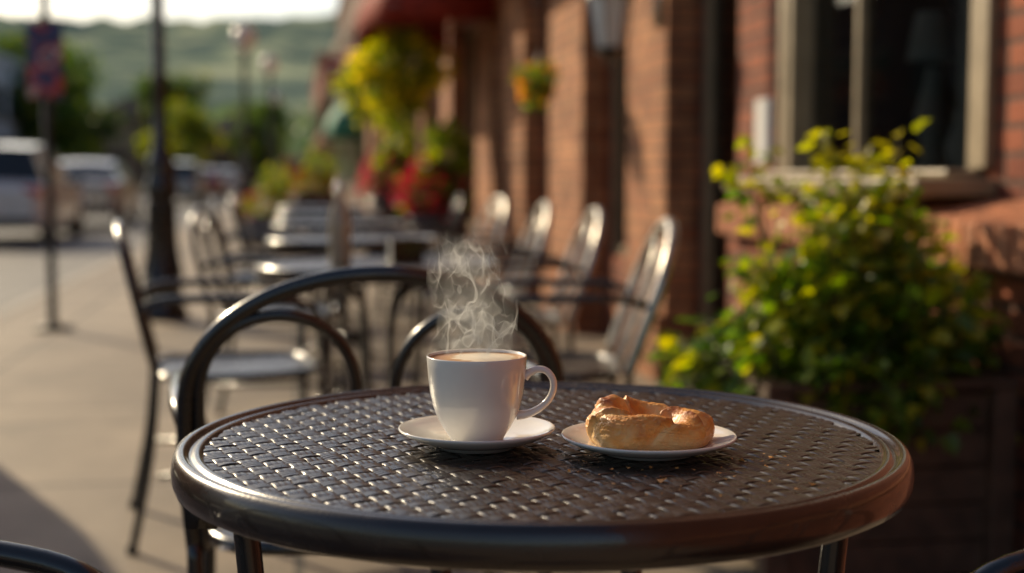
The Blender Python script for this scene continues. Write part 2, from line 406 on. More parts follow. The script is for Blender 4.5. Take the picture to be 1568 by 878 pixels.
for i in range(nt_):
    th=2*math.pi*i/nt_
    lob=1+.04*math.cos(3*th+.7)+.03*math.sin(5*th)
    hs=.0330*(1+.17*math.cos(th-2.75)+.06*math.sin(3*th+1.0)+.05*math.sin(5*th+2))
    for j in range(nr+1):
        rho,z=PR[j]
        c_,s_=math.cos(th),math.sin(th)
        p=V((.0600*lob*rho*c_,.050*lob*rho*s_,z*hs))
        top=sstep(.05,.5,z)*sstep(.2,.42,rho)
        ph=(th*6+(rho-.6)*6.5+.9*math.sin(th*2+1)+(1-z)*1.9)/(2*math.pi)
        fr_=ph-math.floor(ph)
        saw=fr_**.75*(1-sstep(.88,1,fr_))
        idx=math.floor(ph)
        lay=z*8+.8*noise.noise(V((c_*4,s_*4,z*3)))
        lf_=lay-math.floor(lay)
        terr=(lf_-.5)*.0005*sstep(.05,.25,z)*(1-sstep(.7,1,z))*(1 if rho>.7 else 0)
        w1=noise.fractal(V((p.x*80,p.y*80,p.z*100)),.9,2.1,5)
        w3=noise.noise(V((p.x*28+9,p.y*28,p.z*28)))
        out=V((c_,s_,0))*(.9 if z<.75 and rho>.7 else .15)+V((0,0,1 if z>.6 else .15))
        act=1 if z>.04 else 0
        p=p+out*((saw*.0050-.0022)*top+w1*.0013+w3*.0019+terr)*act
        p.z=max(p.z,0)
        vs.append(p)
        w2=noise.fractal(V((p.x*60+5,p.y*60,p.z*60)),1,2,6)
        toast=.32*sstep(.25,.9,z)+.36*w2+.36*saw*top+w3*.25+.05
        inner=max(0,min(1,(.42-rho)/.12)) if z>.3 else 0
        pale=V((.80,.48,.17)); gold=V((.74,.31,.055)); brn=V((.36,.095,.016))
        c=pale.lerp(gold,max(0,min(1,toast*2.0))); c=c.lerp(brn,max(0,min(1,(toast-.47)*2.2)))
        c=c.lerp(V((.86,.66,.33)),inner*.8)
        if fr_<.10: c=c.lerp(V((.84,.56,.22)),.6*top)
        cols.append(tuple(c))
for i in range(nt_):
    i2=(i+1)%nt_
    for j in range(nr): fs.append((i*(nr+1)+j,i*(nr+1)+j+1,i2*(nr+1)+j+1,i2*(nr+1)+j))
mb=MB(); mb.add(vs,fs); mb.c=cols
M['pastry']=attrmat('baked_pastry',.42,0,.6,380,sss=.08,coat=.22)
mb.obj('crust',M['pastry'],e,cols=True)
mb=MB()
for k in range(64):
    if k<40: a=R.uniform(-2.6,-.3); rr=R.uniform(.085,.14); x=.3265+rr*math.cos(a); y=1.239+rr*math.sin(a)*.8
    else: x=R.uniform(.26,.44); y=R.uniform(1.04,1.16)
    s_=R.uniform(.0009,.0024) if k%11 else .0055
    q=[V((R.uniform(-1,1),R.uniform(-1,1),R.uniform(-.4,.4)))*s_ for _ in range(5)]
    q=[V((x,y,TZ+.0012))+p for p in q]
    mb.add(q,[(0,1,2),(0,3,1),(1,3,2),(0,2,3),(0,4,1),(2,4,3)],0,(.70,.33,.08))
mb.obj('pastry_crumbs',M['pastry'],None,smooth=False,cols=True)

# ---------------------------------------------------------------- steam
ms=bpy.data.materials.new('steam_vapour'); ms.use_nodes=True; nt=ms.node_tree; nt.nodes.clear()
out=nd(nt,'ShaderNodeOutputMaterial'); pv=nd(nt,'ShaderNodeVolumeScatter'); pv.inputs['Color'].default_value=(1,.98,.95,1); pv.inputs['Anisotropy'].default_value=.4
tc=nd(nt,'ShaderNodeTexCoord'); sx=nd(nt,'ShaderNodeSeparateXYZ'); nt.links.new(tc.outputs['Object'],sx.inputs[0])
def math_(op,a,b=None,c=None,clamp=False):
    n=nd(nt,'ShaderNodeMath',operation=op); n.use_clamp=clamp
    for i,x in enumerate((a,b,c)):
        if x is None: continue
        if isinstance(x,(int,float)): n.inputs[i].default_value=x
        else: nt.links.new(x,n.inputs[i])
    return n.outputs[0]
def sheet(off,ws,wa,fs_,th):
    mp=nd(nt,'ShaderNodeMapping'); mp.inputs['Location'].default_value=off; mp.inputs['Scale'].default_value=(1,.6,.62)
    nt.links.new(tc.outputs['Object'],mp.inputs[0])
    n1=nd(nt,'ShaderNodeTexNoise',i_Scale=ws,i_Detail=1.0); nt.links.new(mp.outputs[0],n1.inputs['Vector'])
    vm=nd(nt,'ShaderNodeVectorMath',operation='MULTIPLY_ADD'); vm.inputs[1].default_value=(wa,wa,wa*.6)
    nt.links.new(n1.outputs['Color'],vm.inputs[0]); nt.links.new(mp.outputs[0],vm.inputs[2])
    n2=nd(nt,'ShaderNodeTexNoise',i_Scale=fs_,i_Detail=.5); nt.links.new(vm.outputs[0],n2.inputs['Vector'])
    d=math_('ABSOLUTE',math_('SUBTRACT',n2.outputs['Fac'],.5))
    return math_('POWER',math_('SUBTRACT',1,math_('DIVIDE',d,th),clamp=True),1.5)
s1=sheet((0,0,0),36.0,.055,26.0,.028); s2=sheet((3,1,2),50.0,.045,36.0,.026)
z=sx.outputs[2]
wob=math_('MULTIPLY',math_('SINE',math_('MULTIPLY',z,55.0)),.007)
xx=math_('SUBTRACT',sx.outputs[0],wob)
rad=math_('SQRT',math_('ADD',math_('MULTIPLY',xx,xx),math_('MULTIPLY',sx.outputs[1],sx.outputs[1])))
wid=math_('ADD',math_('MULTIPLY',z,-.05),.045)
er=math_('POWER',math_('SUBTRACT',1,math_('DIVIDE',rad,wid),clamp=True),.7)
ez=math_('SUBTRACT',1,math_('DIVIDE',z,.118),clamp=True)
ez0=math_('MULTIPLY',math_('ADD',z,.001),120.0,clamp=True)
dn=math_('MULTIPLY',math_('MULTIPLY',math_('ADD',s1,math_('ADD',s2,.05)),er),math_('MULTIPLY',ez,ez0))
dn=math_('MULTIPLY',dn,115.0)
nt.links.new(dn,pv.inputs['Density']); nt.links.new(pv.outputs[0],out.inputs['Volume'])
try: ms.cycles.volume_step_rate=.16
except Exception as ex: print('steprate',ex)
mb=MB(); mb.lathe([(.0001,.0),(.042,.0),(.044,.04),(.044,.08),(.043,.118),(.0001,.118)],32)
mb.obj('steam',ms,None,loc=(.166,1.289,TZ+.0065+.0828))

def bottle(x,y):
    e=empty('water_bottle',(x,y,.731))
    mb=MB(); mb.lathe([(.0001,0),(.030,0),(.032,.004),(.032,.13),(.026,.16),(.013,.19),(.012,.215),(.0001,.215)],24); mb.obj('body',M['bglass'],e)
    mb=MB(); mb.lathe([(.0001,.236),(.0135,.236),(.0135,.213),(.012,.213)],16); mb.obj('cap',M['white'],e)
M['bglass']=simple('frosted_bottle_glass',(.46,.37,.25),.12,0,6,.1)
bottle(.13,4.02); bottle(.30,9.3)
e=empty('napkin_holder',(.32,4.08,.731),.3)
mb=MB(); mb.box((-.05,-.03,0),(.05,.03,.006)); mb.box((-.05,-.03,.006),(.05,-.024,.07)); mb.box((-.05,.024,.006),(.05,.03,.07)); mb.obj('holder',M['black'],e,bevel=.001,smooth=False)
mb=MB(); [mb.box((-.045,-.02+k*.005,.007),(.045,-.0165+k*.005,.065+.002*(k%3))) for k in range(8)]; mb.obj('napkins',M['paper'],e,smooth=False)

# ---------------------------------------------------------------- ground
mg,nt,b=newmat('ground_earth')
n=nd(nt,'ShaderNodeTexNoise',i_Scale=.05,i_Detail=8.0); g=nd(nt,'ShaderNodeNewGeometry'); nt.links.new(g.outputs['Position'],n.inputs['Vector'])
r=ramp(nt,n.outputs['Fac'],[(.35,(.07,.09,.03)),(.65,(.14,.13,.06))]); nt.links.new(r.outputs[0],b.inputs['Base Color']); b.inputs['Roughness'].default_value=.95
mb=MB(); mb.add([(-1500,-200,-.16),(1500,-200,-.16),(1500,2500,-.16),(-1500,2500,-.16)],[(0,1,2,3)]); mb.obj('ground',mg,smooth=False)
mg,nt,b=newmat('asphalt')
g=nd(nt,'ShaderNodeNewGeometry')
n=nd(nt,'ShaderNodeTexNoise',i_Scale=.6,i_Detail=8.0); nt.links.new(g.outputs['Position'],n.inputs['Vector'])
n2=nd(nt,'ShaderNodeTexNoise',i_Scale=60.0,i_Detail=3.0); nt.links.new(g.outputs['Position'],n2.inputs['Vector'])
r=ramp(nt,n.outputs['Fac'],[(.3,(.085,.080,.075)),(.7,(.15,.14,.125))]); nt.links.new(r.outputs[0],b.inputs['Base Color']); b.inputs['Roughness'].default_value=.65
bp=nd(nt,'ShaderNodeBump',i_Strength=.5,i_Distance=.01); nt.links.new(n2.outputs['Fac'],bp.inputs['Height']); nt.links.new(bp.outputs[0],b.inputs['Normal'])
mb=MB(); mb.add([(-13,-30,-.13),(-2.15,-30,-.13),(-2.15,170,-.13),(-13,170,-.13)],[(0,1,2,3)]); mb.obj('road',mg,smooth=False)
mb=MB()
for yy in range(-10,160,6): mb.add([(-7.65,yy,-.126),(-7.5,yy,-.126),(-7.5,yy+3,-.126),(-7.65,yy+3,-.126)],[(0,1,2,3)])
mb.add([(-4.62,-30,-.126),(-4.5,-30,-.126),(-4.5,20,-.126),(-4.62,20,-.126)],[(0,1,2,3)])
mb.obj('road_marking',simple('road_paint',(.6,.58,.5),.7,0,4,.2),smooth=False)
mg,nt,b=newmat('concrete_paving')
g=nd(nt,'ShaderNodeNewGeometry')
t=nd(nt,'ShaderNodeTexBrick',i_Scale=1.0,offset=0.0); t.inputs['Brick Width'].default_value=1.5; t.inputs['Row Height'].default_value=1.5; t.inputs['Mortar Size'].default_value=.012
t.inputs['Color1'].default_value=(.31,.245,.175,1); t.inputs['Color2'].default_value=(.21,.165,.12,1); t.inputs['Mortar'].default_value=(.05,.04,.03,1)
nt.links.new(g.outputs['Position'],t.inputs['Vector'])
n=nd(nt,'ShaderNodeTexNoise',i_Scale=1.3,i_Detail=9.0,i_Roughness=.65); nt.links.new(g.outputs['Position'],n.inputs['Vector'])
r=ramp(nt,n.outputs['Fac'],[(.3,.5),(.7,1.25)])
mu=nd(nt,'ShaderNodeMix',data_type='RGBA',blend_type='MULTIPLY'); mu.inputs[0].default_value=1; nt.links.new(t.outputs['Color'],mu.inputs[6]); nt.links.new(r.outputs[0],mu.inputs[7])
nt.links.new(mu.outputs[2],b.inputs['Base Color']); b.inputs['Roughness'].default_value=.7
n2=nd(nt,'ShaderNodeTexNoise',i_Scale=80.0,i_Detail=4.0); nt.links.new(g.outputs['Position'],n2.inputs['Vector'])
bp=nd(nt,'ShaderNodeBump',i_Strength=.35,i_Distance=.006); nt.links.new(n2.outputs['Fac'],bp.inputs['Height']); nt.links.new(bp.outputs[0],b.inputs['Normal'])
mb=MB(); mb.add([(-2.0,-30,0),(1.9,-30,0),(1.9,170,0),(-2.0,170,0)],[(0,1,2,3)]); mb.obj('pavement',mg,smooth=False)
mb=MB(); mb.add([(-18,-30,0),(-13.15,-30,0),(-13.15,170,0),(-18,170,0)],[(0,1,2,3)]); mb.obj('pavement',mg,smooth=False)
mb=MB()
for k in range(60):
    y=-8+k*3
    mb.box((-2.15,y,-.15),(-2.002,y+2.99,.004)); mb.box((-13.148,y,-.15),(-13.0,y+2.99,.004))
mb.obj('kerb',M['kerb'],smooth=False,bevel=.012)

# ---------------------------------------------------------------- near brick building
bb=empty('brick_building',(0,0,0))
ops=[(3.58,5.10,.93,2.5),(5.75,6.37,0,2.5),(7.2,8.26,.5,2.6),(9.44,10.46,.3,2.6),(11.64,12.2,.3,2.6),(13.4,15.4,.4,2.6),(16.6,18.8,.0,2.6),(20.0,22.5,.4,2.6),(24,27,.4,2.6),(28.5,31.5,.4,2.6)]
mb=MB(); y=-6
for a,b_,z0,z1 in ops:
    mb.box((1.9,y,0),(2.25,a,8.5))
    if z0>0: mb.box((1.9,a,0),(2.25,b_,z0))
    mb.box((1.9,a,z1),(2.25,b_,8.5)); y=b_
mb.box((1.9,y,0),(2.25,34,8.5)); mb.box((2.25,-6,8.3),(12,34,8.5)); mb.box((11.8,-6,0),(12,34,8.3)); mb.box((2.25,-6,0),(11.8,-5.8,8.3)); mb.box((2.25,33.8,0),(11.8,34,8.3))
mb.obj('brick_wall',M['brick'],bb,smooth=False)
mb=MB()
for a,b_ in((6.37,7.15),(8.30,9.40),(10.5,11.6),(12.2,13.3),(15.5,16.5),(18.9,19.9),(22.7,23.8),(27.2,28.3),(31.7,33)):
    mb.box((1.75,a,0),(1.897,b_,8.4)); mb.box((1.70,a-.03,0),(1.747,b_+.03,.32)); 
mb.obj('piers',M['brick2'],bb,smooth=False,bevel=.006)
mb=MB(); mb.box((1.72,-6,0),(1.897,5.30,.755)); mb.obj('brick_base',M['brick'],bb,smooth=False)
mb=MB(); y=-3.0
while y<5.26:
    j=R.uniform(-.004,.004); z0=.758; z1=.872+j*.6; x0=1.66+j
    mb.add([(x0,y,z0),(1.897,y,z0),(1.897,y,.925),(x0,y,z1),(x0,y+.068,z0),(1.897,y+.068,z0),(1.897,y+.068,.925),(x0,y+.068,z1)],[(0,1,2,3),(7,6,5,4),(0,4,5,1),(3,2,6,7),(0,3,7,4),(1,5,6,2)]); y+=.078
mb.obj('brick_ledge',M['ledge'],bb,smooth=False,bevel=.008)
mb=MB(); mb.box((1.70,-3,.765),(1.89,5.26,.85)); mb.obj('ledge_mortar',simple('mortar',(.25,.19,.14),.9),bb,smooth=False)
fr=MB(); gl=MB(); sl=MB()
for i,(a,b_,z0,z1) in enumerate(ops):
    t=.06
    x0=1.875 if i==0 else 1.93
    fr.box((x0,a+.001,z0),(2.02,a+t,z1)); fr.box((x0,b_-t,z0),(2.02,b_-.001,z1)); fr.box((x0+.003,a+t,z1-t),(2.017,b_-t,z1-.001)); fr.box((x0+.003,a+t,z0+.002),(2.017,b_-t,z0+t))
    if i==0:
        fr.box((1.935,a+t,z0+t),(1.99,a+t+.02,z1-t)); fr.box((1.935,4.55,z0+t),(1.985,4.585,z1-t))
    elif b_-a>1.5:
        m_=(a+b_)/2; fr.box((1.95,m_-.03,z0+t),(2.01,m_+.03,z1-t))
    gl.add([(1.965,a+t,z0+t),(1.965,b_-t,z0+t),(1.965,b_-t,z1-t),(1.965,a+t,z1-t)],[(3,2,1,0)])
fr.obj('window_frames',M['tan'],bb,smooth=False,bevel=.006); gl.obj('glazing',M['glass'],bb,smooth=False)
sl.box((1.66,3.50,.930),(1.897,5.2,.980)); sl.box((1.76,3.53,.983),(1.857,5.17,1.005)); sl.obj('window_sill',M['tan'],bb,smooth=False,bevel=.008)
mb=MB(); mb.box((1.868,3.52,1.008),(1.897,3.577,2.6)); mb.box((1.868,5.103,1.008),(1.897,5.17,2.6)); mb.obj('window_trim',M['tan'],bb,smooth=False,bevel=.004)
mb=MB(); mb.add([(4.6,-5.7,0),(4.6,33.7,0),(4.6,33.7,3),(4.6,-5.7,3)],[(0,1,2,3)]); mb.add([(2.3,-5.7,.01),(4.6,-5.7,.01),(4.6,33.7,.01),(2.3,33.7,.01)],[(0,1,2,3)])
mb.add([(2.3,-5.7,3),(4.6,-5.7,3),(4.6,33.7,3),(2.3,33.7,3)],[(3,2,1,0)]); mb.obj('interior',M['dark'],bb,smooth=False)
mb=MB()
def curtain(y0,y1,x,z0=.95,z1=2.5):
    n=40; vs=[]
    for k in range(n+1):
        y=y0+(y1-y0)*k/n; xx_=x+.02*math.sin(k*1.1)
        vs+= [(xx_,y,z0),(xx_,y,z1)]
    mb.add(vs,[(2*k,2*k+2,2*k+3,2*k+1) for k in range(n)])
curtain(3.66,3.98,2.03); curtain(9.5,9.7,2.1,.4)
mb.obj('curtains',M['curtain'],bb)
mb=MB(); mb.box((2.06,3.8,.94),(2.45,5.0,.985)); mb.lathe([(.04,0),(.05,.02),(.03,.08),(.06,.2),(.03,.3),(.02,.36)],16,(2.12,4.36,.99)); mb.lathe([(.09,0),(.06,.16)],20,(2.12,4.36,1.37)); mb.lathe([(.0001,0),(.04,0),(.05,.1),(.02,.16),(.02,.2)],16,(2.10,4.12,.99)); mb.obj('display',M['curtain'],bb)
mb=MB(); mb.box((1.15,5.0,2.62),(1.745,12.3,2.70)); mb.obj('added_shade_canopy',M['tan'],bb,smooth=False,bevel=.01)  # slab above the view, added to shade the upper piers
e=empty('paper_notice',(0,0,0)); mb=MB(); mb.box((1.893,5.32,1.04),(1.897,5.50,1.30)); mb.obj('sheet',M['paper'],e,smooth=False)

def awning(name,y0,y1,x0,x1,zb,zt,mat):
    e=empty(name); mb=MB(); n=12; ny=24; vs=[]
    for i in range(ny+1):
        y=y0+(y1-y0)*i/ny; edge=math.sin(math.pi*i/ny)**.35 if 0<i<ny else .0
        for k in range(n+1):
            a=math.pi/2*k/n
            x=x1-(x1-x0)*math.sin(a)*(.72+.28*edge); z=zb+(zt-zb)*math.cos(a)*(.3+.7*edge)
            vs.append((x,y,z+.012*math.sin(i*math.pi/2)))
        vs.append((x,y,zb-.16))
    m_=n+2
    mb.add(vs,[(i*m_+k,(i+1)*m_+k,(i+1)*m_+k+1,i*m_+k+1) for i in range(ny) for k in range(n+1)])
    for i in (0,ny):
        ring=[vs[i*m_+k] for k in range(m_)]+[(x1,y0 if i==0 else y1,zb-.16)]
        mb.add(ring,[tuple(range(len(ring)))])
    o=mb.obj('canvas',mat,e); md=o.modifiers.new('s','SOLIDIFY'); md.thickness=.012
    mb=MB()
    for yy in (y0+.03,(y0+y1)/2,y1-.03): mb.tube([(x1,yy,zb-.05),(x0+.2,yy,zb-.03)],.012,8,straight=True)
    mb.obj('frame',M['black'],e); return e
awning('red_awning',11.9,15.6,.62,1.74,2.48,3.1,M['redcloth'])
awning('green_awning',38.5,43.5,.9,1.9,2.25,3.2,M['greencloth'])
awning('red_awning',24,27.5,.9,1.74,2.9,3.6,M['redcloth'])

def lantern(x,y,z):
    e=empty('wall_lantern',(x,y,z),0,1.25); mb=MB()
    mb.tube([(.19,0,.2),(.12,0,.32),(.0,0,.34),(0,0,.27)],.010,8); mb.lathe([(.0001,.27),(.03,.265),(.09,.20),(.095,.19)],6)
    mb.lathe([(.055,-.005),(.05,-.02),(.02,-.04),(.008,-.07),(.0001,-.08)],12)
    for k in range(6):
        a=k*math.pi/3; c,s_=math.cos(a),math.sin(a); mb.tube([(.055*c,.055*s_,0),(.088*c,.088*s_,.2)],.0035,6,straight=True)
    mb.box((.185,-.04,.08),(.198,.04,.28)); mb.obj('metalwork',M['black'],e)
    mb=MB(); mb.lathe([(.0001,0),(.05,.0),(.083,.195)],6); mb.obj('panes',M['globe'],e,smooth=False)
lantern(1.50,6.48,1.60)

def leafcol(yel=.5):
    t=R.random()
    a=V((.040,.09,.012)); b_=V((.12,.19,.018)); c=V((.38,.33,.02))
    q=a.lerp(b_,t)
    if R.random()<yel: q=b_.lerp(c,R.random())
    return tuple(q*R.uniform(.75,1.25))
def clump(mb,c,rx,ry,rz,n,size,yel=.4,shape=0,colf=None,shell=.5):
    for _ in range(n):
        d=V((R.gauss(0,1),R.gauss(0,1),R.gauss(0,1))).normalized(); q=R.uniform(shell,1)
        nn=noise.noise(d*1.7+V(c))*.45+1
        p=V((c[0]+d.x*rx*q*nn,c[1]+d.y*ry*q*nn,c[2]+d.z*rz*q*nn))
        dd=(d+V((R.gauss(0,.6),R.gauss(0,.6),R.gauss(-.3,.5)))).normalized(); nr_=V((R.gauss(0,.6),R.gauss(0,.6),1)).normalized()
        mb.leaf(p,dd,nr_,size*R.uniform(.6,1.3),colf() if colf else leafcol(yel),shape)
def hanging(x,y,z,r,n,ls,fl,zt,yel=.6):
    e=empty('hanging_flower_basket',(x,y,0)); mb=MB(); mb.lathe([(.0001,-.5*r),(.25*r,-.42*r),(.42*r,-.15*r),(.45*r,.05*r),(.4*r,.05*r)],20,(0,0,z)); mb.obj('pot',M['bark'],e)
    mb=MB()
    for k in range(3):
        a=k*2.1; mb.tube([(.43*r*math.cos(a),.43*r*math.sin(a),z+.05*r),(0,0,z+1.5*r)],.004,5,straight=True)
    mb.tube([(0,0,z+1.5*r),(0,0,zt),(.25,0,zt+.03),(1.75-x,0,zt)],.008,6); mb.obj('hanger',M['black'],e)
    mb=MB(); clump(mb,(0,0,z+.15*r),r,r,.8*r,n,ls,yel); clump(mb,(-.1*r,0,z-.5*r),.6*r,.6*r,.7*r,n//3,ls,yel); mb.obj('foliage',M['leaf'],e,smooth=False,cols=True)
    mb=MB(); clump(mb,(0,0,z+.1*r),1.02*r,1.02*r,.8*r,n//5,ls*1.1,colf=lambda:tuple(V(fl)*R.uniform(.7,1.3)),shell=.85); mb.obj('flowers',M['petal'],e,smooth=False,cols=True)
hanging(1.02,13.0,1.93,.42,1300,.075,(.75,.60,.04),2.6,.8)
hanging(1.36,7.62,1.50,.12,260,.035,(.8,.28,.02),2.1,.3)
hanging(1.15,21,2.3,.45,700,.10,(.5,.5,.05),3.0,.6)

def barrel(x,y,h,r,fl,n=900):
    e=empty('flower_barrel',(x,y,0)); mb=MB(); mb.lathe([(.0001,0),(.75*r,0),(.92*r,.25*h),(r,.6*h),(.95*r,h),(.86*r,h),(.86*r,h-.05),(.0001,h-.05)],28); mb.obj('pot',M['wood'],e)
    mb=MB(); 
    for q in(.2,.8): mb.lathe([(r*.97,q*h),(r*1.01,q*h+.01),(r*1.01,q*h+.04),(r*.97,q*h+.05)],28)
    mb.obj('hoops',M['black'],e)
    mb=MB(); clump(mb,(0,0,h+.12),1.05*r,1.05*r,.26,n,.07,.35); clump(mb,(.1,.1,h+.42),.7*r,.7*r,.26,n//2,.08,.6); mb.obj('foliage',M['leaf'],e,smooth=False,cols=True)
    mb=MB(); clump(mb,(-.05,-.05,h+.12),1.1*r,1.1*r,.22,n//2,.07,colf=lambda:tuple(V(fl)*R.uniform(.5,1.2)),shell=.8); mb.obj('flowers',M['petal'],e,smooth=False,cols=True)
barrel(1.22,11.8,.72,.27,(.46,.03,.06)); barrel(1.0,14.5,.85,.24,(.48,.08,.12),500); barrel(.35,24,.7,.4,(.35,.03,.02),500); barrel(-.35,19,.45,.3,(.28,.05,.03),300)

# ---------------------------------------------------------------- wooden planter + bush
e=empty('wooden_planter',(1.37,3.27,0))
mb=MB()
W_,D_,H_=.28,.27,.50
for k in range(5):
    z0=.03+k*.090; t=.97-.012*(4-k)
    mb.box((-W_*t,-D_*t,z0),(W_*t,-D_*t+.022,z0+.085)); mb.box((-W_*t,D_*t-.022,z0),(W_*t,D_*t,z0+.085))
    mb.box((-W_*t,-D_*t+.023,z0),(-W_*t+.022,D_*t-.023,z0+.085)); mb.box((W_*t-.022,-D_*t+.023,z0),(W_*t,D_*t-.023,z0+.085))
for sx_ in(-1,1):
    for sy in(-1,1): mb.box((sx_*W_-.03,sy*D_-.03,0),(sx_*W_+.03,sy*D_+.03,.488))
mb.box((-W_-.03,-D_-.035,.490),(W_+.03,-D_+.03,.512)); mb.box((-W_-.03,D_-.03,.490),(W_+.03,D_+.035,.512)); mb.box((-W_-.035,-D_+.032,.490),(-W_+.03,D_-.032,.512)); mb.box((W_-.03,-D_+.032,.490),(W_+.035,D_-.032,.512))
mb.obj('planks',M['wood'],e,smooth=False,bevel=.004)
mb=MB(); mb.box((-W_+.03,-D_+.03,.40),(W_-.03,D_-.03,.46)); mb.obj('soil',M['soil'],e,smooth=False)
e=empty('leafy_bush',(1.34,3.26,0)); lf=MB(); stm=MB()
cr=V((.9877,-.1564,0)); cf=V((.1564,.9877,0))
def stem(base,top,nl,ls,spread=.05,yel=.45):
    b0=V(base); t0=V(top); m1=b0.lerp(t0,.45)+V((R.gauss(0,.03),R.gauss(0,.03),.06)); 
    pts=[b0,m1,b0.lerp(t0,.8)+V((R.gauss(0,.015),R.gauss(0,.015),.03)),t0]
    stm.tube(pts,[.005,.004,.0028,.0015],5,res=4)
    for k in range(nl):
        t=R.uniform(.12,1)**.8; i=min(2,int(t*3)); q=t*3-i
        p=pts[i].lerp(pts[i+1],q)
        off=V((R.gauss(0,1),R.gauss(0,1),R.gauss(0,.7)))*spread*(1.15-t*.75)
        d=(off.normalized()+V((0,0,R.uniform(-.5,.15)))).normalized()
        nr_=(V((R.gauss(0,.5),R.gauss(0,.5),1))+V((-.35,.3,0))).normalized()
        p2=p+off
        if k%3==0: stm.tube([p,p2],[.0014,.0009],4,straight=True)
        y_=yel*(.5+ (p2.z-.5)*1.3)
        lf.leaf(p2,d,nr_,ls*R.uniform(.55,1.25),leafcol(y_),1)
for k in range(86):
    a=R.uniform(0,2*math.pi); q=R.random()**.5
    bx,by_=.2*q*math.cos(a),.17*q*math.sin(a)
    h=.44+R.uniform(.04,.46)*(1.05-q*.32); sp=R.uniform(.14,.45)*q
    top=(sp*math.cos(a)*1.04,sp*math.sin(a)*.92,h+ .12*(1-q))
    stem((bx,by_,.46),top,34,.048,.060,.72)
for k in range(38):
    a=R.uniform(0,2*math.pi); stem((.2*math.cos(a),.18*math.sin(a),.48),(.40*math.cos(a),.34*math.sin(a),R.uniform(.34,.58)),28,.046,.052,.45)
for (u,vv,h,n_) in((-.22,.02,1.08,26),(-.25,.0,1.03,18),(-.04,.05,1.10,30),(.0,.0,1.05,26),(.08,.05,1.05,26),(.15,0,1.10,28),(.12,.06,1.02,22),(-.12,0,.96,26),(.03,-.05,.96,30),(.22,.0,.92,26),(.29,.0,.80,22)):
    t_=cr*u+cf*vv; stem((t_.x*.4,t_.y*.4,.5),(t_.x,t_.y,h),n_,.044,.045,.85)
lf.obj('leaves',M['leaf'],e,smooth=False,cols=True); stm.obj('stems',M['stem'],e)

# ---------------------------------------------------------------- street lamps & sign pole
def lamp(x,y,H):
    e=empty('street_lamp',(x,y,0)); mb=MB()
    mb.lathe([(.0001,0),(.17,0),(.17,.06),(.14,.09),(.13,.22),(.15,.25),(.12,.30),(.095,.45),(.085,.80),(.10,.84),(.115,.90),(.10,.96),(.085,1.0),(.10,1.05),(.085,1.10),(.052,1.18),(.048,1.6),(.058,1.63),(.044,1.67),(.038,H-.4),(.06,H-.36),(.05,H-.3),(.07,H-.22),(.03,H-.2)],20)
    for k in range(8):
        a=k*math.pi/4; c,s_=math.cos(a),math.sin(a); mb.tube([(.13*c,.13*s_,.3),(.098*c,.098*s_,.5),(.09*c,.09*s_,.8)],.012,6)
    mb.obj('post',M['black'],e)
    mb=MB(); mb.lathe([(.06,-.2),(.12,-.15),(.18,-.05),(.19,.04),(.16,.13),(.08,.19),(.03,.22),(.0001,.26)],20,(0,0,H)); mb.obj('globe',M['globe'],e)
lamp(-.90,9.66,4.6); lamp(-.76,22.4,3.15); lamp(-.55,33.5,3.6); lamp(-.6,48,3.6)
e=empty('banner_pole',(-1.54,9.1,0)); mb=MB(); mb.lathe([(.0001,0),(.13,0),(.13,.015),(.04,.03),(.028,.06),(.026,3.2),(.0001,3.22)],16)
mb.tube([(0,0,1.95),(.14,-.02,1.95)],.008,6,straight=True); mb.tube([(0,0,1.46),(.14,-.02,1.46)],.008,6,straight=True); mb.obj('post',simple('dull_black_paint',(.015,.014,.013),.6,0,10,.3),e)
mbn,nt,b=newmat('banner_print'); tc=nd(nt,'ShaderNodeTexCoord')
nz=nd(nt,'ShaderNodeTexNoise',i_Scale=7.0,i_Detail=1.0); nt.links.new(tc.outputs['Object'],nz.inputs['Vector'])
r=ramp(nt,nz.outputs['Fac'],[(.0,(.05,.055,.14)),(.42,(.08,.08,.18)),(.48,(.5,.09,.08)),(.56,(.6,.5,.47)),(.62,(.06,.06,.16))],'CONSTANT'); nt.links.new(r.outputs[0],b.inputs['Base Color'])
mb=MB(); vs=[]
for i in range(9):
    for j in range(9): vs.append((-.11+.22*i/8,-.035+.012*math.sin(i*.9+j*.5),1.47+.47*j/8))
mb.add(vs,[(i*9+j,(i+1)*9+j,(i+1)*9+j+1,i*9+j+1) for i in range(8) for j in range(8)]); o=mb.obj('banner',mbn,e); md=o.modifiers.new('s','SOLIDIFY'); md.thickness=.004

